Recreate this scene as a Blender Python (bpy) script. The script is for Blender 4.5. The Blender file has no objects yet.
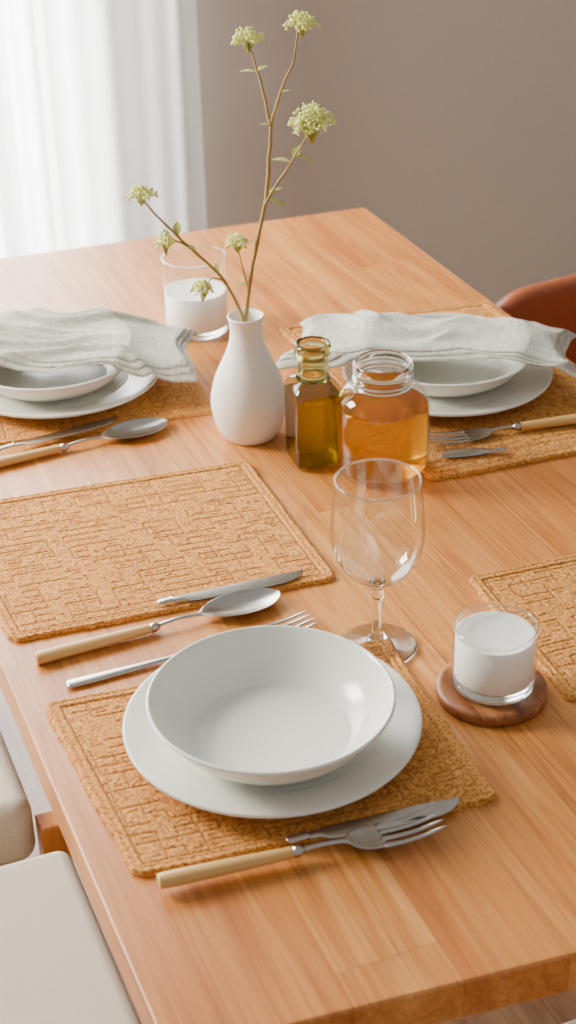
import bpy, bmesh, math, random
from mathutils import Vector, Matrix, noise
random.seed(7)
TZ=0.75
scene=bpy.context.scene
COL=scene.collection

# ------------------------------------------------------------------ helpers
def s2l(c):
    c=c/255.
    return c/12.92 if c<=0.04045 else ((c+0.055)/1.055)**2.4
def rgb(r,g,b): return (s2l(r),s2l(g),s2l(b),1)

def newmat(name):
    m=bpy.data.materials.new(name); m.use_nodes=True
    nt=m.node_tree
    return m,nt,nt.nodes['Principled BSDF'],nt.nodes['Material Output']
def N(nt,t,**kw):
    n=nt.nodes.new(t)
    for k,v in kw.items():
        if k.startswith('_'): setattr(n,k[1:],v)
        else: n.inputs[k].default_value=v
    return n
def L(nt,a,b): nt.links.new(a,b)
def ramp(nt,stops):
    r=nt.nodes.new('ShaderNodeValToRGB'); e=r.color_ramp.elements
    e[0].position,e[0].color=stops[0]; e[1].position,e[1].color=stops[-1]
    for p,c in stops[1:-1]:
        x=e.new(p); x.color=c
    return r
def mmath(nt,op,a,b=None):
    n=nt.nodes.new('ShaderNodeMath'); n.operation=op
    if hasattr(a,'links'): L(nt,a,n.inputs[0])
    else: n.inputs[0].default_value=a
    if b is not None:
        if hasattr(b,'links'): L(nt,b,n.inputs[1])
        else: n.inputs[1].default_value=b
    return n.outputs[0]
def mixc(nt,fac,a,b,mode='MIX'):
    n=nt.nodes.new('ShaderNodeMix'); n.data_type='RGBA'; n.blend_type=mode
    for s,i in ((fac,0),(a,6),(b,7)):
        if hasattr(s,'links'): L(nt,s,n.inputs[i])
        else: n.inputs[i].default_value=s
    return n.outputs[2]

def simple(name,col,rough=.5,metal=0.,noise_amt=0.04,nscale=30,bump=0.0,bscale=200,**kw):
    m,nt,b,o=newmat(name)
    tc=N(nt,'ShaderNodeTexCoord')
    nz=N(nt,'ShaderNodeTexNoise',Scale=nscale,Detail=4.)
    L(nt,tc.outputs['Object'],nz.inputs['Vector'])
    dark=tuple(c*(1-noise_amt*2) for c in col[:3])+(1,)
    c=mixc(nt,nz.outputs[0],dark,col)
    L(nt,c,b.inputs['Base Color'])
    b.inputs['Roughness'].default_value=rough; b.inputs['Metallic'].default_value=metal
    if bump>0:
        nb=N(nt,'ShaderNodeTexNoise',Scale=bscale,Detail=3.)
        L(nt,tc.outputs['Object'],nb.inputs['Vector'])
        bp=N(nt,'ShaderNodeBump',Strength=bump,Distance=.002)
        L(nt,nb.outputs[0],bp.inputs['Height']); L(nt,bp.outputs[0],b.inputs['Normal'])
    for k,v in kw.items(): b.inputs[k.replace('_',' ')].default_value=v
    return m

def mesh_obj(name,verts,faces,mats=(),smooth=True,parent=None,fm=None):
    me=bpy.data.meshes.new(name); me.from_pydata([tuple(v) for v in verts],[],faces); me.update()
    for m in mats: me.materials.append(m)
    if fm:
        for p,i in zip(me.polygons,fm): p.material_index=i
    bm=bmesh.new(); bm.from_mesh(me); bmesh.ops.recalc_face_normals(bm,faces=bm.faces); bm.to_mesh(me); bm.free()
    for p in me.polygons: p.use_smooth=smooth
    ob=bpy.data.objects.new(name,me); COL.objects.link(ob)
    if parent: ob.parent=parent
    return ob
def empty(name,loc=(0,0,0)):
    e=bpy.data.objects.new(name,None); e.empty_display_size=.05; e.location=loc; COL.objects.link(e); return e

def catmull(pts,n=6):
    out=[]
    P=[pts[0]]+list(pts)+[pts[-1]]
    for i in range(1,len(P)-2):
        p0,p1,p2,p3=[Vector(q) for q in P[i-1:i+3]]
        for k in range(n):
            t=k/n
            out.append(.5*((2*p1)+(-p0+p2)*t+(2*p0-5*p1+4*p2-p3)*t*t+(-p0+3*p1-3*p2+p3)*t**3))
    out.append(Vector(P[-2])); return out

def lathe(name,prof,mats,seg=96,smoothn=6,parent=None,loc=(0,0,0),zsplit=None):
    pr=catmull([(r,z,0) for r,z in prof],smoothn) if smoothn>1 else [Vector((r,z,0)) for r,z in prof]
    verts=[];faces=[];rings=[]
    for p in pr:
        r=max(p.x,0)
        if r<1e-5: rings.append([len(verts)]); verts.append((0,0,p.y))
        else:
            rings.append(list(range(len(verts),len(verts)+seg)))
            for k in range(seg):
                a=2*math.pi*k/seg; verts.append((r*math.cos(a),r*math.sin(a),p.y))
    for a,b in zip(rings[:-1],rings[1:]):
        if len(a)==1 and len(b)==1: continue
        for k in range(seg):
            k2=(k+1)%seg
            if len(a)==1: faces.append((a[0],b[k],b[k2]))
            elif len(b)==1: faces.append((a[k],b[0],a[k2]))
            else: faces.append((a[k],a[k2],b[k2],b[k]))
    fm=None
    if zsplit is not None: fm=[0 if sum(verts[i][2] for i in f)/len(f)<zsplit else 1 for f in faces]
    ob=mesh_obj(name,verts,faces,mats,parent=parent,fm=fm); ob.location=loc
    return ob

def box(name,lo,hi,mat,bev=.004,parent=None,seg=3,fn=None):
    bm=bmesh.new(); bmesh.ops.create_cube(bm,size=1)
    c=(Vector(lo)+Vector(hi))/2; s=Vector(hi)-Vector(lo)
    for v in bm.verts:
        v.co=Vector((v.co.x*s.x,v.co.y*s.y,v.co.z*s.z))+c
        if fn: v.co=fn(v.co)
    if bev>0: bmesh.ops.bevel(bm,geom=bm.edges[:],offset=bev,segments=seg,profile=.5,affect='EDGES')
    me=bpy.data.meshes.new(name); bm.to_mesh(me); bm.free(); me.materials.append(mat)
    for p in me.polygons: p.use_smooth=bev>0
    ob=bpy.data.objects.new(name,me); COL.objects.link(ob)
    if bev>0:
        md=ob.modifiers.new('wn','WEIGHTED_NORMAL')
    if parent: ob.parent=parent
    return ob

def tube(verts,faces,path,radii,seg=8):
    base=len(verts); n=len(path)
    for i,p in enumerate(path):
        d=(path[min(i+1,n-1)]-path[max(i-1,0)]).normalized()
        a=d.cross(Vector((0.13,.97,.2))).normalized(); b=d.cross(a)
        for k in range(seg):
            t=2*math.pi*k/seg
            verts.append(p+(a*math.cos(t)+b*math.sin(t))*radii[i])
    for i in range(n-1):
        for k in range(seg):
            k2=(k+1)%seg
            faces.append((base+i*seg+k,base+i*seg+k2,base+(i+1)*seg+k2,base+(i+1)*seg+k))
    faces.append(tuple(base+k for k in range(seg))); faces.append(tuple(base+(n-1)*seg+k for k in reversed(range(seg))))

# ------------------------------------------------------------------ materials
def wood_mat(name,cols,plank=.082,rough=.36,seam=True,axis='Y',gs=1.0,grain=.7):
    m,nt,b,o=newmat(name)
    tc=N(nt,'ShaderNodeTexCoord'); sp=N(nt,'ShaderNodeSeparateXYZ'); L(nt,tc.outputs['Object'],sp.inputs[0])
    X,Y,Z=sp.outputs
    if axis=='Z': X,Y,Z=X,Z,Y
    if axis=='X': X,Y=Y,X
    px=mmath(nt,'DIVIDE',X,plank); ix=mmath(nt,'FLOOR',px)
    wn=N(nt,'ShaderNodeTexWhiteNoise',_noise_dimensions='1D'); L(nt,ix,wn.inputs['W'])
    off=mmath(nt,'MULTIPLY',wn.outputs['Value'],3.1)
    yy=mmath(nt,'ADD',Y,off); py=mmath(nt,'DIVIDE',yy,.8); iy=mmath(nt,'FLOOR',py)
    cid=mmath(nt,'ADD',mmath(nt,'MULTIPLY',ix,7.31),mmath(nt,'MULTIPLY',iy,3.77))
    wn2=N(nt,'ShaderNodeTexWhiteNoise',_noise_dimensions='1D'); L(nt,cid,wn2.inputs['W'])
    rnd=wn2.outputs['Value']
    zoff=mmath(nt,'ADD',mmath(nt,'MULTIPLY',Z,14*gs),mmath(nt,'MULTIPLY',rnd,40))
    cmb=N(nt,'ShaderNodeCombineXYZ')
    L(nt,mmath(nt,'MULTIPLY',X,22*gs),cmb.inputs[0]); L(nt,mmath(nt,'MULTIPLY',Y,1.3*gs),cmb.inputs[1]); L(nt,zoff,cmb.inputs[2])
    # growth rings: contour lines of a stretched noise field -> cathedral figure
    n1=N(nt,'ShaderNodeTexNoise',Scale=1.,Detail=2.,Roughness=.4,Distortion=.25); L(nt,cmb.outputs[0],n1.inputs['Vector'])
    rings=mmath(nt,'FRACT',mmath(nt,'MULTIPLY',n1.outputs[0],9.))
    rr=ramp(nt,[(.0,(.68,.55,.43,1)),(.10,(.87,.80,.73,1)),(.5,(1,1,1,1)),(.86,(.92,.87,.82,1)),(1.,(.68,.55,.43,1))]); L(nt,rings,rr.inputs[0])
    n3=N(nt,'ShaderNodeTexNoise',Scale=1.3,Detail=4.,Roughness=.6); L(nt,cmb.outputs[0],n3.inputs['Vector'])
    cm2=N(nt,'ShaderNodeCombineXYZ')
    L(nt,mmath(nt,'MULTIPLY',X,300*gs),cm2.inputs[0]); L(nt,mmath(nt,'MULTIPLY',Y,6*gs),cm2.inputs[1]); L(nt,mmath(nt,'MULTIPLY',Z,300*gs),cm2.inputs[2])
    n2=N(nt,'ShaderNodeTexNoise',Scale=1.,Detail=3.,Roughness=.6,Distortion=.3); L(nt,cm2.outputs[0],n2.inputs['Vector'])
    r=ramp(nt,[(.30,cols[0]),(.5,cols[1]),(.70,cols[2])]); L(nt,n3.outputs[0],r.inputs[0])
    tone=mixc(nt,mmath(nt,'MULTIPLY',rnd,.6),r.outputs[0],cols[0])
    c=mixc(nt,grain,tone,rr.outputs[0],'MULTIPLY')
    fg=ramp(nt,[(.36,(.66,.55,.45,1)),(.56,(1,1,1,1))]); L(nt,n2.outputs[0],fg.inputs[0])
    c=mixc(nt,.6,c,fg.outputs[0],'MULTIPLY')
    if seam:
        fx=mmath(nt,'FRACT',px); fy=mmath(nt,'FRACT',py)
        s=mmath(nt,'MAXIMUM',mmath(nt,'LESS_THAN',fx,.010),mmath(nt,'LESS_THAN',fy,.0012))
        c=mixc(nt,mmath(nt,'MULTIPLY',s,.4),c,(cols[0][0]*.35,cols[0][1]*.3,cols[0][2]*.25,1))
    L(nt,c,b.inputs['Base Color']); b.inputs['Roughness'].default_value=rough
    bp=N(nt,'ShaderNodeBump',Strength=.10,Distance=.0006); L(nt,n2.outputs[0],bp.inputs['Height']); L(nt,bp.outputs[0],b.inputs['Normal'])
    return m
WOOD=wood_mat('oak_table_wood',[rgb(186,112,50),rgb(214,146,74),rgb(232,172,100)])
WOODLEG=wood_mat('oak_leg_wood',[rgb(194,124,58),rgb(214,148,78),rgb(228,164,96)],seam=False,axis='Z',plank=5)
WALNUT=wood_mat('walnut_wood',[rgb(112,64,32),rgb(168,106,60),rgb(208,146,90)],seam=False,plank=.03,gs=3.4,rough=.45)
FLOORW=wood_mat('floor_wood',[rgb(96,72,52),rgb(120,92,68),rgb(140,110,84)],plank=.14)

CER=simple('white_glazed_ceramic',rgb(226,227,218),rough=.19,noise_amt=.01,nscale=6)
CERM=simple('white_matte_ceramic',rgb(236,232,225),rough=.5,noise_amt=.015,nscale=8,bump=.08,bscale=120)
WAX=simple('white_wax',rgb(250,247,240),rough=.45,noise_amt=.005)
STEEL=simple('brushed_steel',rgb(186,182,176),rough=.24,metal=1.,noise_amt=.05,nscale=60)
BONE=simple('bone_handle',rgb(220,174,104),rough=.38,noise_amt=.14,nscale=18)
CUSH=simple('cream_upholstery',rgb(212,203,186),rough=.95,noise_amt=.05,nscale=300,bump=.6,bscale=700)
LEATHER=simple('tan_leather',rgb(158,84,50),rough=.42,noise_amt=.10,nscale=14,bump=.15,bscale=300)
WALL=simple('taupe_plaster',rgb(190,181,170),rough=.9,noise_amt=.01,nscale=3,bump=.05,bscale=60)
STEM=simple('twig_bark',rgb(168,138,76),rough=.7,noise_amt=.15,nscale=80)
BLOOM=simple('chartreuse_blossom',rgb(232,236,142),rough=.7,noise_amt=.10,nscale=150)
LEAF=simple('small_green_leaf',rgb(172,178,86),rough=.6,noise_amt=.12,nscale=120)
FRAME=simple('white_window_frame',rgb(235,235,232),rough=.5,noise_amt=.01)

def linen():
    m,nt,b,o=newmat('grey_linen')
    tc=N(nt,'ShaderNodeTexCoord')
    mp=N(nt,'ShaderNodeMapping'); mp.inputs['Rotation'].default_value=(0,0,.52); L(nt,tc.outputs['Object'],mp.inputs[0])
    outs=[]
    for d in ('X','Y'):
        s=N(nt,'ShaderNodeMapping'); s.inputs['Scale'].default_value=(900,60,60) if d=='X' else (60,900,60)
        L(nt,mp.outputs[0],s.inputs[0]); n=N(nt,'ShaderNodeTexNoise',Scale=1.,Detail=2.); L(nt,s.outputs[0],n.inputs['Vector']); outs.append(n.outputs[0])
    h=mmath(nt,'ADD',outs[0],outs[1])
    r=ramp(nt,[(.38,rgb(156,157,142)),(.5,rgb(186,186,172)),(.62,rgb(208,208,193))]); L(nt,mmath(nt,'MULTIPLY',h,.5),r.inputs[0])
    L(nt,r.outputs[0],b.inputs['Base Color']); b.inputs['Roughness'].default_value=.95; b.inputs['Sheen Weight'].default_value=.12
    bp=N(nt,'ShaderNodeBump',Strength=.6,Distance=.001); L(nt,h,bp.inputs['Height']); L(nt,bp.outputs[0],b.inputs['Normal'])
    return m
LINEN=linen()

def glass(name,col=(1,1,1,1),ior=1.45,rough=0.0):
    m,nt,b,o=newmat(name)
    nt.nodes.remove(b)
    g=N(nt,'ShaderNodeBsdfGlass',Color=col,IOR=ior,Roughness=rough)
    L(nt,g.outputs[0],o.inputs[0]); return m
def thin_glass(name,centre,edge,f0=.05,st=.70):
    """thin-walled glass: straight-through transmission, darker where seen edge-on, schlick reflection"""
    m,nt,b,o=newmat(name); nt.nodes.remove(b)
    lw=N(nt,'ShaderNodeLayerWeight',Blend=.5)
    F=lw.outputs['Facing']
    r=ramp(nt,[(.0,centre),(st,centre),(1.,edge)]); L(nt,F,r.inputs[0])
    t=N(nt,'ShaderNodeBsdfTransparent'); L(nt,r.outputs[0],t.inputs[0])
    g=N(nt,'ShaderNodeBsdfGlossy',Roughness=.02); g.inputs['Color'].default_value=(1,1,1,1)
    fac=mmath(nt,'ADD',mmath(nt,'MULTIPLY',mmath(nt,'POWER',F,4.),.75),f0)
    mx=N(nt,'ShaderNodeMixShader'); L(nt,fac,mx.inputs[0]); L(nt,t.outputs[0],mx.inputs[1]); L(nt,g.outputs[0],mx.inputs[2])
    L(nt,mx.outputs[0],o.inputs[0]); return m
GLASS=glass('clear_solid_glass',(.98,.985,.98,1))
GLASSG=glass('olive_solid_glass',(.82,.80,.62,1))
THIN=thin_glass('clear_thin_glass',(.97,.975,.97,1),(.50,.52,.50,1))
THINW=thin_glass('wine_thin_glass',(.95,.955,.95,1),(.30,.32,.31,1),f0=.08,st=.60)
THING=thin_glass('olive_thin_glass',(.80,.79,.52,1),(.16,.15,.05,1),f0=.07,st=.62)
def liquid(name,col,body,fb=.22,tr=.3,ior=1.3):
    m,nt,b,o=newmat(name); nt.nodes.remove(b)
    tc=N(nt,'ShaderNodeTexCoord'); nz=N(nt,'ShaderNodeTexNoise',Scale=12.); L(nt,tc.outputs['Object'],nz.inputs['Vector'])
    cc=mixc(nt,nz.outputs[0],tuple(x*.94 for x in col[:3])+(1,),col)
    g=N(nt,'ShaderNodeBsdfGlass',IOR=ior,Roughness=.01); L(nt,cc,g.inputs[0])
    t=N(nt,'ShaderNodeBsdfTransparent',Color=col)
    d=N(nt,'ShaderNodeBsdfTranslucent',Color=body)
    m1=N(nt,'ShaderNodeMixShader',Fac=tr); L(nt,g.outputs[0],m1.inputs[1]); L(nt,t.outputs[0],m1.inputs[2])
    m2=N(nt,'ShaderNodeMixShader',Fac=fb); L(nt,m1.outputs[0],m2.inputs[1]); L(nt,d.outputs[0],m2.inputs[2])
    L(nt,m2.outputs[0],o.inputs[0]); return m
OIL=liquid('amber_oil',(.86,.60,.09,1),(.66,.38,.02,1),fb=.16,tr=.20,ior=1.36)
OILD=liquid('olive_oil',(.66,.52,.06,1),(.44,.32,.012,1),fb=.24,tr=.30,ior=1.22)

def curtain_mat():
    m,nt,b,o=newmat('sheer_curtain_fabric'); nt.nodes.remove(b)
    tc=N(nt,'ShaderNodeTexCoord'); w=N(nt,'ShaderNodeTexNoise',Scale=500.); L(nt,tc.outputs['Object'],w.inputs['Vector'])
    c=mixc(nt,w.outputs[0],(.84,.86,.87,1),(.94,.95,.95,1))
    d=N(nt,'ShaderNodeBsdfDiffuse'); t=N(nt,'ShaderNodeBsdfTranslucent'); tr=N(nt,'ShaderNodeBsdfTransparent')
    L(nt,c,d.inputs[0]); L(nt,c,t.inputs[0])
    m1=N(nt,'ShaderNodeMixShader',Fac=.55); L(nt,d.outputs[0],m1.inputs[1]); L(nt,t.outputs[0],m1.inputs[2])
    m2=N(nt,'ShaderNodeMixShader',Fac=.22); L(nt,m1.outputs[0],m2.inputs[1]); L(nt,tr.outputs[0],m2.inputs[2])
    L(nt,m2.outputs[0],o.inputs[0]); return m
CURT=curtain_mat()

def mat_weave(name,c1,c2,c3):
    m,nt,b,o=newmat(name)
    tc=N(nt,'ShaderNodeTexCoord')
    v=N(nt,'ShaderNodeTexVoronoi',Scale=480.,Randomness=.7); L(nt,tc.outputs['Object'],v.inputs['Vector'])
    n=N(nt,'ShaderNodeTexNoise',Scale=380.,Detail=2.,Roughness=.6); L(nt,tc.outputs['Object'],n.inputs['Vector'])
    n2=N(nt,'ShaderNodeTexNoise',Scale=9.,Detail=2.); L(nt,tc.outputs['Object'],n2.inputs['Vector'])
    r=ramp(nt,[(.34,c1),(.47,c2),(.66,c3)]); L(nt,n.outputs[0],r.inputs[0])
    at=N(nt,'ShaderNodeAttribute',_attribute_name='groove')
    c=mixc(nt,mmath(nt,'MULTIPLY',n2.outputs[0],.25),r.outputs[0],c2)
    c=mixc(nt,mmath(nt,'MULTIPLY',at.outputs['Fac'],.55),c,c1)
    L(nt,c,b.inputs['Base Color']); b.inputs['Roughness'].default_value=.95
    h=mmath(nt,'ADD',mmath(nt,'MULTIPLY',v.outputs['Distance'],.8),n.outputs[0])
    bp=N(nt,'ShaderNodeBump',Strength=.5,Distance=.0011); L(nt,h,bp.inputs['Height']); L(nt,bp.outputs[0],b.inputs['Normal'])
    return m
MATW=mat_weave('woven_jute',rgb(134,80,28),rgb(196,130,54),rgb(224,164,86))

# ------------------------------------------------------------------ room
box('floor',(-1.6,-1.2,-.05),(3.4,3.4,0),FLOORW,0)
WX0,WX1,WY=-.75,.78,3.1
wb=empty('wall_back')
box('wall_pier_left',(-1.6,WY,0),(WX0,WY+.15,2.6),WALL,0,wb)
box('wall_pier_right',(WX1,WY,0),(3.4,WY+.15,2.6),WALL,0,wb)
box('wall_above_window',(WX0,WY,2.35),(WX1,WY+.15,2.6),WALL,0,wb)
box('wall_right',(3.4,-1.2,0),(3.5,WY+.15,2.6),WALL,0)
wf=empty('window_1')
for i,(a,c) in enumerate([((WX0,WY+.04,0.02),(WX0+.05,WY+.12,2.35)),((WX1-.05,WY+.04,0.02),(WX1,WY+.12,2.35)),((WX0,WY+.04,2.30),(WX1,WY+.12,2.35)),((WX0,WY+.04,0.0),(WX1,WY+.12,.06)),((-.01,WY+.04,.05),(.04,WY+.12,2.3))]):
    box('frame_%d'%i,a,c,FRAME,.003,wf)
# curtain
def curtain():
    x0,x1=-1.0,.99; nu,nv=420,24; V=[];Fc=[]
    for j in range(nv+1):
        z=.02+2.36*j/nv
        for i in range(nu+1):
            s=i/nu; x=x0+(x1-x0)*s
            a=noise.noise(Vector((x*3.1,.3,0)))*3
            y=WY-.1+.018*math.sin(x*48+a*2.2+.15*math.sin(z*2))+.009*math.sin(x*101+a*3)+.025*noise.noise(Vector((x*4,z*.7,3)))
            V.append((x,y,z))
    for j in range(nv):
        for i in range(nu):
            k=j*(nu+1)+i; Fc.append((k,k+1,k+nu+2,k+nu+1))
    c=empty('sheer_curtain')
    mesh_obj('curtain_cloth',V,Fc,[CURT],parent=c)
    V=[];Fc=[]; tube(V,Fc,[Vector((-1.1,WY-.1,2.4)),Vector((1.15,WY-.1,2.4))],[.012,.012],16)
    mesh_obj('curtain_rod',V,Fc,[STEEL],parent=c)
curtain()

# ------------------------------------------------------------------ table
t=empty('dining_table')
X0,X1,Y0,Y1=.195,1.015,.762,2.270
def skew(v):
    return Vector((v.x,v.y-(v.x-X0)*.085 if v.y<1.5 else v.y+(X1-v.x)*.045,v.z))
TT=.038
box('table_top',(X0,Y0,TZ-TT),(X1,Y1,TZ),WOOD,.003,t,fn=skew)
for i,(x,y) in enumerate([(X0+.07,Y0+.07),(X1-.07,Y0+.04),(X0+.07,Y1-.07),(X1-.07,Y1-.07)]):
    box('leg_%d'%(i+1),(x-.03,y-.03,0),(x+.03,y+.03,TZ-TT),WOODLEG,.005,t)
box('apron_left',(X0+.06,Y0+.1,TZ-.09),(X0+.08,Y1-.1,TZ-TT),WOODLEG,.002,t)
box('apron_right',(X1-.08,Y0+.1,TZ-.09),(X1-.06,Y1-.1,TZ-TT),WOODLEG,.002,t)
box('apron_near',(X0+.1,Y0+.06,TZ-.09),(X1-.1,Y0+.08,TZ-TT),WOODLEG,.002,t)
box('apron_far',(X0+.1,Y1-.08,TZ-.09),(X1-.1,Y1-.06,TZ-TT),WOODLEG,.002,t)

# ------------------------------------------------------------------ placemats
def placemat(c00,c10,c11,c01,seed,name='woven_placemat'):
    """corners ccw starting near-left"""
    P=[Vector((c[0],c[1],0)) for c in (c00,c10,c11,c01)]
    wx=(P[1]-P[0]).length; wy=(P[3]-P[0]).length
    step=.00115; nu=int(wx/step); nv=int(wy/step)
    rc=.010; V=[];Fc=[];G=[]
    rnd=random.Random(seed); cs=.0165; cy_=.0118
    cells={}
    def cell(i,j,s):
        if (i,j,s) not in cells: cells[(i,j,s)]=rnd.random()
        return cells[(i,j,s)]
    for j in range(nv+1):
        for i in range(nu+1):
            x=wx*i/nu; y=wy*j/nv
            cx=min(max(x,rc),wx-rc); cy=min(max(y,rc),wy-rc)
            dx,dy=x-cx,y-cy
            if dx and dy:
                l=math.hypot(dx,dy); m=max(abs(dx),abs(dy)); k=m/l
                x,y=cx+dx*k,cy+dy*k; d=rc-math.hypot(dx*k,dy*k)
            else: d=min(x,wx-x,y,wy-y)
            a=math.exp(-d/.004)
            wob=noise.noise(Vector((x*110,y*110,seed)))*.0010*a + noise.noise(Vector((x*12,y*12,seed+5)))*.0015*a
            ux=(x/wx-.5)*2; uy=(y/wy-.5)*2
            x2=x+ux*wob*2; y2=y+uy*wob*2
            q=P[0].lerp(P[1],x2/wx).lerp(P[3].lerp(P[2],x2/wx),y2/wy)
            h=.0040+.0003*noise.noise(Vector((x*420,y*420,seed)))+.00015*noise.noise(Vector((x*140,y*190,seed+2)))
            g=0
            if d>.013:
                gx=x/cs+.06*noise.noise(Vector((x*45,y*45,9))); gy=y/cy_+.07*noise.noise(Vector((x*45,y*45,4)))
                ci,cj=math.floor(gx),math.floor(gy); fx,fy=gx-ci,gy-cj
                gl=0; wxx=.066; wyy=.092
                if cell(ci,cj,0)<.45: gl=max(gl,math.exp(-(fx/wxx)**2))
                if cell(ci+1,cj,0)<.45: gl=max(gl,math.exp(-((1-fx)/wxx)**2))
                if cell(ci,cj,1)<.60: gl=max(gl,math.exp(-(fy/wyy)**2))
                if cell(ci,cj+1,1)<.60: gl=max(gl,math.exp(-((1-fy)/wyy)**2))
                if cell(ci,cj,2)<.35 and .25<fx<.75: gl=max(gl,.8*math.exp(-((fy-.5)/wyy)**2))
                g=gl; h-=.0011*gl
            else:
                st=.5+.5*math.sin((x+y)*900)
                g=math.exp(-((d-.0125)/.0010)**2)*.8+math.exp(-((d-.0065)/.0008)**2)*.5*st
                h+=.0009*math.exp(-((d-.0095)/.0022)**2)+.0011*math.exp(-((d-.0035)/.0022)**2)*(1+.4*math.sin((x+y)*750))-.0011*math.exp(-((d-.0125)/.0010)**2)-.0005*g
            h*=min(1,.4+d/.0025)
            V.append((q.x,q.y,TZ+h)); G.append(g)
    for j in range(nv):
        for i in range(nu):
            k=j*(nu+1)+i; Fc.append((k,k+1,k+nu+2,k+nu+1))
    bd=[i for i in range(nu+1)]+[j*(nu+1)+nu for j in range(1,nv+1)]+[nv*(nu+1)+i for i in range(nu-1,-1,-1)]+[j*(nu+1) for j in range(nv-1,0,-1)]
    b0=len(V)
    for k in bd: V.append((V[k][0],V[k][1],TZ+.0003)); G.append(0)
    n=len(bd)
    for i in range(n): Fc.append((bd[i],b0+i,b0+(i+1)%n,bd[(i+1)%n]))
    ob=mesh_obj(name,V,Fc,[MATW])
    at=ob.data.attributes.new('groove','FLOAT','POINT'); at.data.foreach_set('value',G)
    return ob
placemat((.224,.936),(.528,.906),(.540,1.152),(.216,1.184),1)
placemat((.213,1.290),(.539,1.270),(.545,1.541),(.200,1.573),2)
placemat((.644,1.002),(.950,.996),(.958,1.204),(.656,1.221),3)
placemat((.255,1.696),(.553,1.674),(.568,1.895),(.285,1.940),4)
placemat((.710,1.414),(1.003,1.400),(1.004,1.838),(.712,1.878),5)

# ------------------------------------------------------------------ plates & bowls
PL=[(0,.0045),(.07,.0045),(.078,.001),(.084,.001),(.088,.006),(.105,.009),(.122,.0135),(.1268,.0152),(.1275,.0172),(.1258,.0186),(.118,.0170),(.103,.0130),(.090,.0100),(.082,.0088),(.04,.0086),(0,.0086)]
BW=[(0,.003),(.044,.003),(.048,.0005),(.054,.0005),(.058,.004),(.074,.010),(.0875,.0215),(.0960,.034),(.1020,.0430),(.1051,.0452),(.1045,.0472),(.1016,.0464),(.0945,.0345),(.0865,.0220),(.0780,.0135),(.0705,.0088),(.066,.0076),(.055,.0076),(.030,.0077),(0,.0078)]
def setting(x,y,bx=0,by=0,sc=1.0,sz=.8):
    p=lathe('dinner_plate',PL,[CER],loc=(x,y,TZ+.0062))
    b=lathe('pasta_bowl',BW,[CER],loc=(x+bx,y+by,TZ+.0150))
    b.scale=(sc,sc,sz)
    return p,b
setting(.386,1.056,-.006,-.015,.99,.97)
setting(.400,1.820,-.010,-.006,1.0)
setting(.838,1.627,-.004,.0,1.02)

# ------------------------------------------------------------------ napkins
def napkin(cx,cy,bx,by,ang,Ls,Ws,seed,zr,slope,cap):
    """folded linen napkin laid over a bowl (rim centre bx,by, rim height zr)"""
    e=empty('linen_napkin',(0,0,0))
    u=Vector((math.cos(ang),math.sin(ang))); w=Vector((-u.y,u.x))
    for layer in range(3):
        nu,nv=140,64; V=[];Fc=[]
        l0,l1=-Ls/2+.004*layer,Ls/2-.006*layer
        w0,w1=-Ws/2+.007*layer,Ws/2-.003*layer
        for j in range(nv+1):
            for i in range(nu+1):
                a=i/nu;b=j/nv
                s=l0+(l1-l0)*a; q=w0+(w1-w0)*b
                q*=1-.20*a+.10*math.sin(a*5+seed)
                s+= .012*math.sin(b*4+seed*2)*(1 if a>.5 else -1)*abs(2*a-1)
                q+=.010*noise.noise(Vector((s*12,seed,.3)))
                x=cx+u.x*s+w.x*q; y=cy+u.y*s+w.y*q
                r=math.hypot(x-bx,y-by)
                z=zr+.002-.008*max(0,1-(r/.09)**2)
                if r>.100: z-=cap*(1-math.exp(-(r-.100)*slope/cap))
                wr=noise.noise(Vector((s*5+seed,q*30+1.8*noise.noise(Vector((s*7,q*7,seed))),seed)))
                wr=max(-.25,1-abs(wr)*3.0); wr=wr*abs(wr)**.3
                wr2=noise.noise(Vector((s*14,q*45,seed+3)))
                z+=.0075*wr+.0020*wr2+.0034*layer+.002
                eb=min(b,1-b)*Ws; ea=min(a,1-a)*Ls
                z+= -.0025*math.exp(-eb/.004)-.0015*math.exp(-ea/.004)
                V.append((x,y,TZ+z))
        for j in range(nv):
            for i in range(nu):
                k=j*(nu+1)+i; Fc.append((k,k+1,k+nu+2,k+nu+1))
        ob=mesh_obj('cloth_layer_%d'%(layer+1),V,Fc,[LINEN],parent=e)
        sd=ob.modifiers.new('s','SOLIDIFY'); sd.thickness=.0022; sd.offset=0
    return e
napkin(.822,1.640,.834,1.627,math.radians(-33),.345,.135,1.3,.058,.35,.018)
napkin(.395,1.838,.390,1.814,math.radians(-26),.36,.16,4.1,.058,.50,.030)

# ------------------------------------------------------------------ vase + sprigs
VX,VY=.571,1.604
va=empty('flower_vase')
vase=lathe('vase_body',[(0,.004),(.020,.003),(.0265,0),(.031,.003),(.0385,.016),(.0433,.036),(.0430,.054),(.0375,.076),(.0285,.096),(.0215,.113),(.0185,.127),(.0188,.139),(.0205,.147),(.0208,.1495),(.0190,.1500),(.0165,.145),(.0155,.13),(.018,.112),(.026,.093),(.037,.062),(.038,.04),(.032,.02),(0,.014)],[CERM],parent=va,loc=(VX,VY,TZ+.0005))
ur=Vector((.935,-.355,0)); ud=Vector((.355,.935,0))
def W(a,z,d=0): return Vector((VX,VY,TZ))+ur*a+ud*d+Vector((0,0,z))
sv=[];sf=[];bv=[];bf=[];lv=[];lf=[]
def stem(pts,r0,r1):
    path=catmull([W(*p) for p in pts],6)
    path=[p+Vector((noise.noise(p*60),noise.noise(p*60+Vector((5,0,0))),0))*.0014 for p in path]
    n=len(path); tube(sv,sf,path,[ (r0+(r1-r0)*i/(n-1))*(1+.3*max(0,noise.noise(path[i]*130))) for i in range(n)],7)
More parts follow.
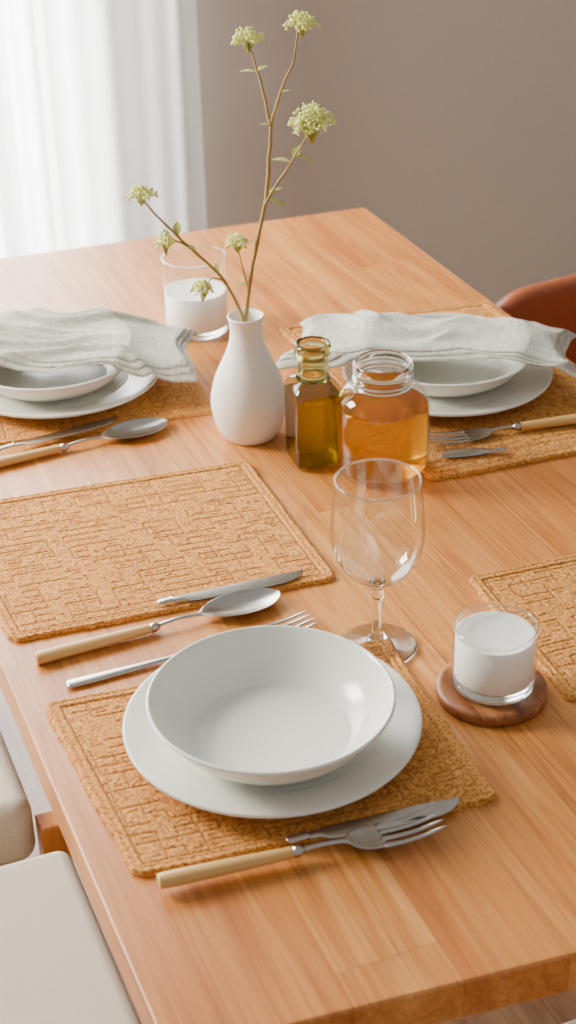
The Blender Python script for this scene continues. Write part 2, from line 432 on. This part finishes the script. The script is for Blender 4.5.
ico=bmesh.new(); bmesh.ops.create_icosphere(ico,subdivisions=1,radius=1)
IV=[v.co.copy() for v in ico.verts]; IF=[[v.index for v in f.verts] for f in ico.faces]; ico.free()
def blob(V,F,c,r,flat=.8):
    b=len(V); rot=Matrix.Rotation(random.random()*6,3,'Z')
    for v in IV:
        q=rot@v; V.append(c+Vector((q.x*r,q.y*r,q.z*r*flat)))
    for f in IF: F.append(tuple(b+i for i in f))
def bloom(a,z,d,R,h,n):
    base=W(a,z-h*1.2,d); c=W(a,z,d)
    for k in range(max(8,n//9)):
        t=random.random()*6.28; rr=R*.75*math.sqrt(random.random())
        e=c+Vector((math.cos(t)*rr,math.sin(t)*rr,h*.1))
        tube(lv,lf,[base,(base+e)/2+Vector((0,0,-.001)),e],[.0007,.0006,.0006],5)
    for k in range(n):
        t=random.random()*6.28; rr=math.sqrt(random.random())
        lump=1+.25*math.sin(t*5+z*90)
        zz=h*(1-rr*rr)*(.1+.9*random.random())-h*.45*rr*random.random()
        blob(bv,bf,c+Vector((math.cos(t)*rr*R*lump,math.sin(t)*rr*R*lump,zz)),random.uniform(.0011,.0022))
def leaf(a,z,d,ln,az,el):
    o=W(a,z,d); dr=Vector((math.cos(az)*math.cos(el),math.sin(az)*math.cos(el),math.sin(el)))
    sd=dr.cross(Vector((0,0,1))).normalized(); up=sd.cross(dr)
    b=len(lv); n=8
    for i in range(n+1):
        t=i/n; wd=ln*.26*math.sin(math.pi*min(1,t*.97+.03))**.8; c=o+dr*ln*t+up*(-ln*.25*t*t)
        lv.extend([c-sd*wd+up*wd*.35,c,c+sd*wd+up*wd*.35])
    for i in range(n):
        k=b+i*3; lf.append((k,k+1,k+4,k+3)); lf.append((k+1,k+2,k+5,k+4))
stem([(-.012,.02,0),(-.004,.10,0),(.0,.145,0),(.010,.21,.004),(.027,.284,.006),(.034,.366,.0)],.0027,.0019)
stem([(.034,.366,0),(.026,.405,.004),(.019,.43,.008),(.013,.450,.010)],.0017,.0009)
stem([(.034,.366,0),(.046,.405,-.004),(.060,.435,-.006),(.064,.466,-.008)],.0018,.0009)
stem([(.025,.276,.006),(.040,.305,-.004),(.056,.330,-.012),(.074,.362,-.018)],.0018,.0010)
stem([(.010,.03,.006),(.004,.10,.004),(-.004,.150,.0),(-.022,.195,-.006),(-.055,.235,-.014),(-.085,.270,-.02),(-.106,.298,-.024)],.0024,.0010)
stem([(-.055,.235,-.014),(-.068,.246,-.018),(-.082,.248,-.022)],.0012,.0008)
stem([(-.022,.195,-.006),(-.034,.202,-.016),(-.044,.196,-.024)],.0010,.0007)
stem([(.004,.182,.003),(-.002,.21,.002),(-.006,.232,.0)],.0011,.0008)
bloom(.069,.474,-.008,.0165,.013,230)
bloom(.013,.455,.010,.0155,.013,200)
bloom(.077,.375,-.018,.0215,.021,420)
bloom(-.106,.303,-.024,.0155,.011,160)
bloom(-.083,.249,-.022,.0090,.014,110)
bloom(-.006,.238,.0,.0135,.011,150)
bloom(-.046,.194,-.024,.0120,.013,140)
for (a,z,d,ln,az,el) in [(.020,.42,.008,.018,2.6,.2),(.020,.42,.008,.016,.2,.5),(.028,.282,.006,.022,-.6,-.1),(.030,.29,.006,.018,.2,.3),(.054,.328,-.012,.022,2.4,.3),(.060,.335,-.012,.022,-.3,-.2),(.058,.333,-.012,.018,.8,.8),(-.056,.236,-.014,.018,2.3,.3),(-.07,.252,-.016,.018,1.2,.9),(-.062,.24,-.014,.014,-1.0,.0),(.004,.183,.003,.016,2.7,.4),(.044,.40,-.004,.012,-.4,.5),(-.03,.205,-.01,.014,1.0,.8),(.034,.366,0,.012,2.9,.3)]:
    leaf(a,z,d,ln,az,el)
fs=empty('flowering_branch')
mesh_obj('twigs',sv,sf,[STEM],parent=fs)
mesh_obj('blossoms',bv,bf,[BLOOM],parent=fs)
mesh_obj('leaves',lv,lf,[LEAF],parent=fs)

# ------------------------------------------------------------------ glass jar with oil
jx,jy=.675,1.462
j=empty('glass_oil_jar')
JL=(jx,jy,TZ+.0006)
lathe('jar_body',[(0,.005),(.030,.004),(.043,.0),(.049,.004),(.0515,.012),(.0518,.050),(.0515,.078),(.0480,.093),(.0385,.1035),(.0325,.1065)],[THIN],parent=j,loc=JL,smoothn=4)
lathe('jar_neck',[(.0325,.1060),(.0308,.1085),(.0303,.1105),(.0330,.1125),(.0332,.1145),(.0306,.1165),(.0303,.1205),(.0330,.1225),(.0332,.1260),(.0322,.1310),(.0302,.1332),(.0285,.1318),(.0280,.126),(.0280,.112),(.0300,.1075),(.0325,.1060)],[GLASS],parent=j,loc=JL,smoothn=4)
lathe('oil_fill',[(0,.0070),(.040,.0060),(.0465,.007),(.0500,.014),(.0505,.050),(.0502,.077),(.0492,.0836),(.0480,.0840),(0,.0840)],[OIL],parent=j,loc=JL,smoothn=1)
# ------------------------------------------------------------------ square bottle
def sq_ring(half,n,z,seg=64):
    out=[]
    for k in range(seg):
        a=2*math.pi*k/seg; c,s=math.cos(a),math.sin(a)
        r=(abs(c)**n+abs(s)**n)**(-1/n)
        out.append(Vector((half*r*c,half*r*s,z)))
    return out
def sq_loft(name,secs,mat,parent,loc,rot,capbot=True,captop=True,closed=False):
    V=[];Fc=[];seg=64
    for h,n,z in secs: V+=sq_ring(h,n,z,seg)
    ns=len(secs)
    for i in range(ns if closed else ns-1):
        i2=(i+1)%ns
        for k in range(seg):
            k2=(k+1)%seg
            Fc.append((i*seg+k,i*seg+k2,i2*seg+k2,i2*seg+k))
    if capbot and not closed:
        V.append(Vector((0,0,secs[0][2]))); c=len(V)-1
        for k in range(seg): Fc.append((c,(k+1)%seg,k))
    if captop and not closed:
        V.append(Vector((0,0,secs[-1][2]))); c=len(V)-1; b=(ns-1)*seg
        for k in range(seg): Fc.append((c,b+k,b+(k+1)%seg))
    ob=mesh_obj(name,V,Fc,[mat],parent=parent); ob.location=loc; ob.rotation_euler=(0,0,rot)
    return ob
bt=empty('glass_oil_bottle')
bl=(.616,1.517,TZ+.0006); br=math.radians(-5)
sq_loft('bottle_body',[(.022,6,.0),(.0260,8,.0015),(.0274,9,.006),(.0276,9,.050),(.0274,9,.088),(.0260,7,.0945),(.0225,4,.0995),(.0188,2.6,.1025)],THING,bt,bl,br,captop=False)
sq_loft('bottle_neck',[(.0188,2.5,.1023),(.0170,2,.108),(.0167,2,.122),(.0172,2,.128),(.0198,2,.1305),(.0205,2,.134),(.0205,2,.139),(.0195,2,.143),(.0168,2,.144),(.0144,2,.1425),(.0139,2,.134),(.0137,2,.110),(.0157,2.4,.104)],GLASSG,bt,bl,br,closed=True)
sq_loft('olive_oil_fill',[(.022,8,.0030),(.0262,8,.005),(.0270,9,.011),(.0271,9,.050),(.0269,9,.084),(.0266,8,.0855),(.0250,8,.0860)],OILD,bt,bl,br)

# ------------------------------------------------------------------ wine glass
wg=empty('wine_glass')
GL=(.5265,1.149,TZ+.0004)
lathe('foot_and_stem',[(0,.0),(.030,.0),(.0362,.0006),(.0372,.0016),(.0360,.0028),(.0250,.0050),(.0120,.0085),(.0062,.0150),(.0042,.0260),(.0036,.0400),(.0042,.0520),(.0062,.0575),(.0066,.0605),(.0052,.0640),(.0058,.0690),(.0080,.0722),(.0060,.0735),(0,.0738)],[GLASS],loc=GL,smoothn=5,parent=wg)
lathe('bowl',[(.0,.0740),(.0080,.0742),(.0150,.0752),(.0270,.0830),(.0365,.0970),(.0415,.1130),(.0425,.1260),(.0415,.1450),(.0395,.1640),(.0385,.1775),(.0379,.1782),(.0374,.1775)],[THINW],loc=GL,smoothn=5,parent=wg)
lathe('bowl_rim',[(.0378,.1766),(.0388,.1775),(.0387,.1785),(.0377,.1789),(.0370,.1783),(.0370,.1773),(.0378,.1766)],[GLASS],loc=GL,smoothn=3,parent=wg)

# ------------------------------------------------------------------ candles
co=lathe('wooden_coaster',[(0,0),(.046,0),(.0485,.001),(.0495,.004),(.0495,.008),(.0485,.011),(.046,.0120),(.043,.0120),(.041,.0112),(0,.0112)],[WALNUT],loc=(.5885,1.040,TZ+.0003),smoothn=1)
def candle(x,y,z,r,h,wz):
    e=empty('candle_in_glass')
    w=.0018
    lathe('glass_cup',[(0,0),(r*.8,0),(r-.003,.0006),(r-.0006,.003),(r,.007),(r,h-.0015)],[THIN],parent=e,loc=(x,y,z),smoothn=1)
    lathe('glass_base',[(0,.0006),(r*.8,.0006),(r-.0035,.0012),(r-.0012,.0035),(r-.0008,.0085),(r-.0014,.0096),(0,.0096)],[GLASS],parent=e,loc=(x,y,z),smoothn=1)
    lathe('glass_rim',[(r-.0008,h-.002),(r+.0001,h-.001),(r,h),(r-.0009,h+.0005),(r-.0018,h),(r-.0018,h-.001),(r-.0008,h-.002)],[GLASS],parent=e,loc=(x,y,z),smoothn=2)
    lathe('wax_fill',[(0,.0098),(r*.7,.0098),(r-w-.0022,.0100),(r-w-.0003,.013),(r-w-.0003,wz),(r-w-.0012,wz+.0004),(r-w-.003,wz-.0003),(r*.5,wz-.0008),(0,wz-.001)],[WAX],parent=e,loc=(x,y,z),smoothn=1)
    return e
candle(.590,1.040,TZ+.0118,.0370,.062,.054)
candle(.615,1.920,TZ+.0004,.0425,.104,.057)

# ------------------------------------------------------------------ cutlery
def loft(V,F,FM,secs,mi,nc=12):
    """secs: (s, y0, halfwidth, zc, thick, dish)"""
    b=len(V); ring=2*nc
    for (s,y0,w,zc,t,d) in secs:
        for k in range(ring):
            a=2*math.pi*k/ring; c,sn=math.cos(a),math.sin(a)
            V.append(Vector((s,y0+w*c,zc-d*(1-c*c)+t/2*sn)))
    for i in range(len(secs)-1):
        for k in range(ring):
            k2=(k+1)%ring
            F.append((b+i*ring+k,b+i*ring+k2,b+(i+1)*ring+k2,b+(i+1)*ring+k)); FM.append(mi)
    F.append(tuple(b+k for k in range(ring))); FM.append(mi)
    e=b+(len(secs)-1)*ring; F.append(tuple(e+k for k in reversed(range(ring)))); FM.append(mi)
def interp(secs,n=5):
    out=[]
    P=[secs[0]]+list(secs)+[secs[-1]]
    for i in range(1,len(P)-2):
        for k in range(n):
            t=k/n; out.append(tuple(.5*((2*b)+(-a+c)*t+(2*a-5*b+4*c-d)*t*t+(-a+3*b-3*c+d)*t**3) for a,b,c,d in zip(*P[i-1:i+3])))
    out.append(P[-2]); return out
def place(name,V,F,FM,A,B,z=0,tilt=0):
    ob=mesh_obj(name,V,F,[STEEL,BONE],fm=FM)
    A=Vector(A);B=Vector(B); d=B-A
    ob.location=(A.x,A.y,TZ+z); ob.rotation_euler=(0,-tilt,math.atan2(d.y,d.x))
    return ob
def ln(A,B): return (Vector(B)-Vector(A)).length
def handle_bone(V,F,FM,l,w=.0072):
    loft(V,F,FM,interp([(0,0,.002,.006,.004,0),(.001,0,w*.75,.006,.009,0),(.006,0,w,.006,.0115,0),(l*.5,0,w*.93,.006,.011,0),(l*.9,0,w*.75,.006,.0095,0),(l,0,w*.68,.006,.0085,0)]),1)
    loft(V,F,FM,[(l-.001,0,w*.74,.006,.0095,0),(l+.004,0,w*.70,.006,.009,0),(l+.008,0,w*.5,.006,.006,0)],0)
def handle_steel(V,F,FM,l,w=.0066,wn=.0028):
    loft(V,F,FM,interp([(0,0,.001,.003,.001,0),(.001,0,w*.7,.003,.0022,0),(.006,0,w,.003,.003,0),(l*.4,0,w*.85,.003,.0032,0),(l*.85,0,wn*1.1,.0035,.003,0),(l,0,wn,.004,.003,0)]),0)
def spoon(A,B,z=0,bone=True,k=1.12):
    T=ln(A,B); V=[];F=[];FM=[]
    hl=T*.46 if bone else T*.6
    (handle_bone if bone else handle_steel)(V,F,FM,hl)
    sl=T*.34; s0=T-sl
    h0=.006 if bone else .004
    loft(V,F,FM,interp([(hl,0,.003,h0,.003,0),(hl+(s0-hl)*.5,0,.0025,h0+.003,.0026,0),(s0-.002,0,.0032,h0+.0015,.002,0),(s0+sl*.08,0,.008*k,.0085,.0014,.0015),(s0+sl*.25,0,.0150*k,.0085,.0012,.0045),(s0+sl*.5,0,.0190*k,.0085,.0012,.0062),(s0+sl*.75,0,.0170*k,.0085,.0012,.0052),(s0+sl*.92,0,.0095*k,.0085,.0012,.0022),(s0+sl,0,.001,.0085,.0010,0)],6),0)
    return place('table_spoon',V,F,FM,A,B,z)
def fork(A,B,z=0,bone=True,k=1.2):
    T=ln(A,B); V=[];F=[];FM=[]
    hl=T*.47 if bone else T*.5
    (handle_bone if bone else handle_steel)(V,F,FM,hl)
    h0=.006 if bone else .004
    hs=T-.082; he=T-.050
    loft(V,F,FM,interp([(hl,0,.003,h0,.003,0),((hl+hs)/2,0,.0028,h0+.002,.0026,0),(hs,0,.0036,h0+.001,.002,0),(hs+.008,0,.0088*k,.0060,.0016,.001),(hs+.018,0,.0115*k,.0045,.0015,.0015),(he,0,.0120*k,.0040,.0014,.001)],5),0)
    for i in range(4):
        y=(-1.5+i)*.0066*k
        loft(V,F,FM,interp([(he-.002,y,.0026*k,.0038,.0014,0),(he+.012,y,.0021*k,.0034,.0015,0),(he+.030,y,.0018*k,.0050,.0014,0),(he+.044,y*.97,.0013*k,.0082,.0011,0),(T,y*.95,.0004,.0095,.0005,0)],4),0,6)
    return place('dinner_fork',V,F,FM,A,B,z)
def knife(A,B,z=0,bone=True,hf=.46,w=.0095):
    T=ln(A,B); V=[];F=[];FM=[]; hl=T*hf
    if bone: handle_bone(V,F,FM,hl)
    else: handle_steel(V,F,FM,hl,.005,.0040)
    bl=T-hl; h0=.006 if bone else .0022
    loft(V,F,FM,interp([(hl,0,.0040,h0,.003,0),(hl+.010,0,.0045,h0*.6+.001,.0026,0),(hl+.018,-.0012,w*.72,.0022,.002,0),(hl+bl*.35,-.0018,w*.86,.0018,.0017,0),(hl+bl*.7,-.0016,w*.95,.0018,.0015,0),(hl+bl*.87,-.0006,w*.8,.0018,.0013,0),(hl+bl*.96,.0025,w*.42,.0018,.001,0),(T,.005,.0008,.0018,.0006,0)],6),0)
    return place('dinner_knife',V,F,FM,A,B,z)
# front setting
fork((.238,.917),(.468,.896),z=.0040)
knife((.346,.924),(.494,.912),z=.0056,bone=False,hf=.12,w=.0105)
# middle setting
spoon((.226,1.250),(.474,1.262))
knife((.358,1.292),(.510,1.286),bone=False,hf=.10,w=.0095,z=.0056)
fork((.243,1.203),(.487,1.208),bone=False)
# left far setting
spoon((.245,1.642),(.490,1.664),k=1.2)
knife((.285,1.674),(.440,1.696),bone=False,z=.0056,hf=.15,w=.0095)
# right far setting
fork((.955,1.462),(.742,1.492),z=.005)
knife((.818,1.437),(.744,1.456),bone=False,hf=.15,w=.010,z=.0056)

# ------------------------------------------------------------------ chairs
def stool(x0,x1,y0,y1,name='dining_chair',back=None,sh=.47,lo=.0,bev=.022):
    e=empty(name)
    box('seat_cushion',(x0,y0,sh-.085),(x1,y1,sh),CUSH,bev,e,6)
    box('seat_frame',(x0+.03,y0+.03,sh-.105),(x1-.03,y1-.03,sh-.080),WOODLEG,.003,e)
    k=0
    for x in (x0+.008,x1-.012+lo):
        for y in (y0+.006,y1-.012):
            k+=1
            top=sh-.065
            if back=='x' and x<x1-.05: top=.80
            if back=='y' and y<y1-.05: top=.74
            if lo and x>x1-.05: top=sh-.03
            box('leg_%d'%k,(x-.016,y-.016,0),(x+.016,y+.016,top),WOODLEG,.004,e)
    if back=='x':
        box('back_rest',(x0-.006,y0+.02,.66),(x0+.014,y1-.02,.79),WOODLEG,.006,e)
    if back=='y':
        box('back_rest',(x0+.02,y0-.006,.62),(x1-.02,y0+.014,.73),WOODLEG,.006,e)
    return e
stool(-.19,.250,.915,1.322,back='x',bev=.016)
stool(-.19,.232,1.395,1.83,back='x',lo=.030)
stool(.42,.84,.50,.93,name='dining_chair',back='y',sh=.45)

# leather tub chair at the right
def tub():
    e=empty('leather_armchair')
    cx,cy=1.285,1.672
    hw,dep=.205,.26
    plan=[]
    n=60; xs=1.030
    for i in range(n+1):
        t=i/n
        if t<.25: plan.append((xs+(cx-xs)*t/.25,cy+hw))
        elif t<.75:
            a=math.pi/2-math.pi*(t-.25)/.5; plan.append((cx+dep*math.cos(a),cy+hw*math.sin(a)))
        else: plan.append((cx-(cx-xs)*(t-.75)/.25,cy-hw))
    V=[];F=[]; ns=14
    secs=[]
    for i,(x,y) in enumerate(plan):
        t=i/n; endf=min(t,1-t)
        top=TZ-.002+.06*max(0,math.sin(math.pi*t))**3 - .04*math.exp(-endf/.02)
        a=plan[min(i+1,n)]; b=plan[max(i-1,0)]
        d=Vector((a[0]-b[0],a[1]-b[1],0)).normalized(); nn=Vector((-d.y,d.x,0))
        th=.014; bot=.40
        ring=[]
        for k in range(ns):
            if k<4: ring.append(Vector((x,y,0))+nn*th+Vector((0,0,bot+(top-th-bot)*k/3)))
            elif k<10:
                g=math.pi*(k-3)/7; ring.append(Vector((x,y,0))+nn*th*math.cos(g)+Vector((0,0,top-th+th*math.sin(g))))
            else: ring.append(Vector((x,y,0))-nn*th+Vector((0,0,top-th-(top-th-bot)*(k-10)/3)))
        secs.append(ring)
    for r in secs: V+=r
    for i in range(n):
        for k in range(ns):
            k2=(k+1)%ns; F.append((i*ns+k,i*ns+k2,(i+1)*ns+k2,(i+1)*ns+k))
    F.append(tuple(range(ns))); F.append(tuple(n*ns+k for k in reversed(range(ns))))
    mesh_obj('curved_back_and_arms',V,F,[LEATHER],parent=e)
    box('seat',(1.05,cy-hw+.02,.40),(cx+.17,cy+hw-.02,.47),LEATHER,.02,e,5)
    k=0
    for x in (1.08,1.44):
        for y in (cy-.15,cy+.15):
            k+=1; V=[];F=[]; tube(V,F,[Vector((x,y,.41)),Vector((x+(.02 if x>1.2 else -.02),y,0))],[.014,.009],14)
            mesh_obj('leg_%d'%k,V,F,[WALNUT],parent=e)
tub()

# ------------------------------------------------------------------ light
def area(name,loc,target,sx,sy,power,col=(1,1,1)):
    l=bpy.data.lights.new(name,'AREA'); l.shape='RECTANGLE'; l.size=sx; l.size_y=sy; l.energy=power; l.color=col
    o=bpy.data.objects.new(name,l); COL.objects.link(o); o.location=loc
    o.rotation_euler=(Vector(target)-Vector(loc)).to_track_quat('-Z','Y').to_euler(); return o
area('window_daylight',(.05,3.6,1.25),(.05,2.0,1.0),1.6,2.3,430,(1,.99,.97))
area('added_side_key',(-1.1,2.5,1.8),(.5,1.5,.75),.7,.8,130,(1,.93,.82))  # added lamp inside the room, brightens the table from back left; no window there
w=bpy.data.worlds.new('World'); scene.world=w; w.use_nodes=True
bg=w.node_tree.nodes['Background']; bg.inputs[0].default_value=(1,.965,.92,1); bg.inputs[1].default_value=.50

# ------------------------------------------------------------------ camera
f=1637.; p=math.radians(29.8); rho=math.radians(1.5); yaw=math.radians(21.0)
cp,sp_=math.cos(p),math.sin(p)
R=Vector((1,0,0));D=Vector((0,-sp_,-cp));Fw=Vector((0,cp,-sp_))
R2=math.cos(rho)*R+math.sin(rho)*D; D2=math.cos(rho)*D-math.sin(rho)*R
RZ=Matrix.Rotation(-yaw,3,'Z'); R2=RZ@R2;D2=RZ@D2;F2=RZ@Fw
cam=bpy.data.cameras.new('camera'); co_=bpy.data.objects.new('camera',cam); COL.objects.link(co_)
M=Matrix((( R2.x,-D2.x,-F2.x,0),(R2.y,-D2.y,-F2.y,0),(R2.z,-D2.z,-F2.z,TZ+.87),(0,0,0,1)))
co_.matrix_world=M
cam.sensor_fit='VERTICAL'; cam.sensor_height=36; cam.lens=f/1024*36; cam.clip_start=.05
cam.dof.use_dof=True; cam.dof.focus_distance=1.6; cam.dof.aperture_fstop=7.
scene.camera=co_
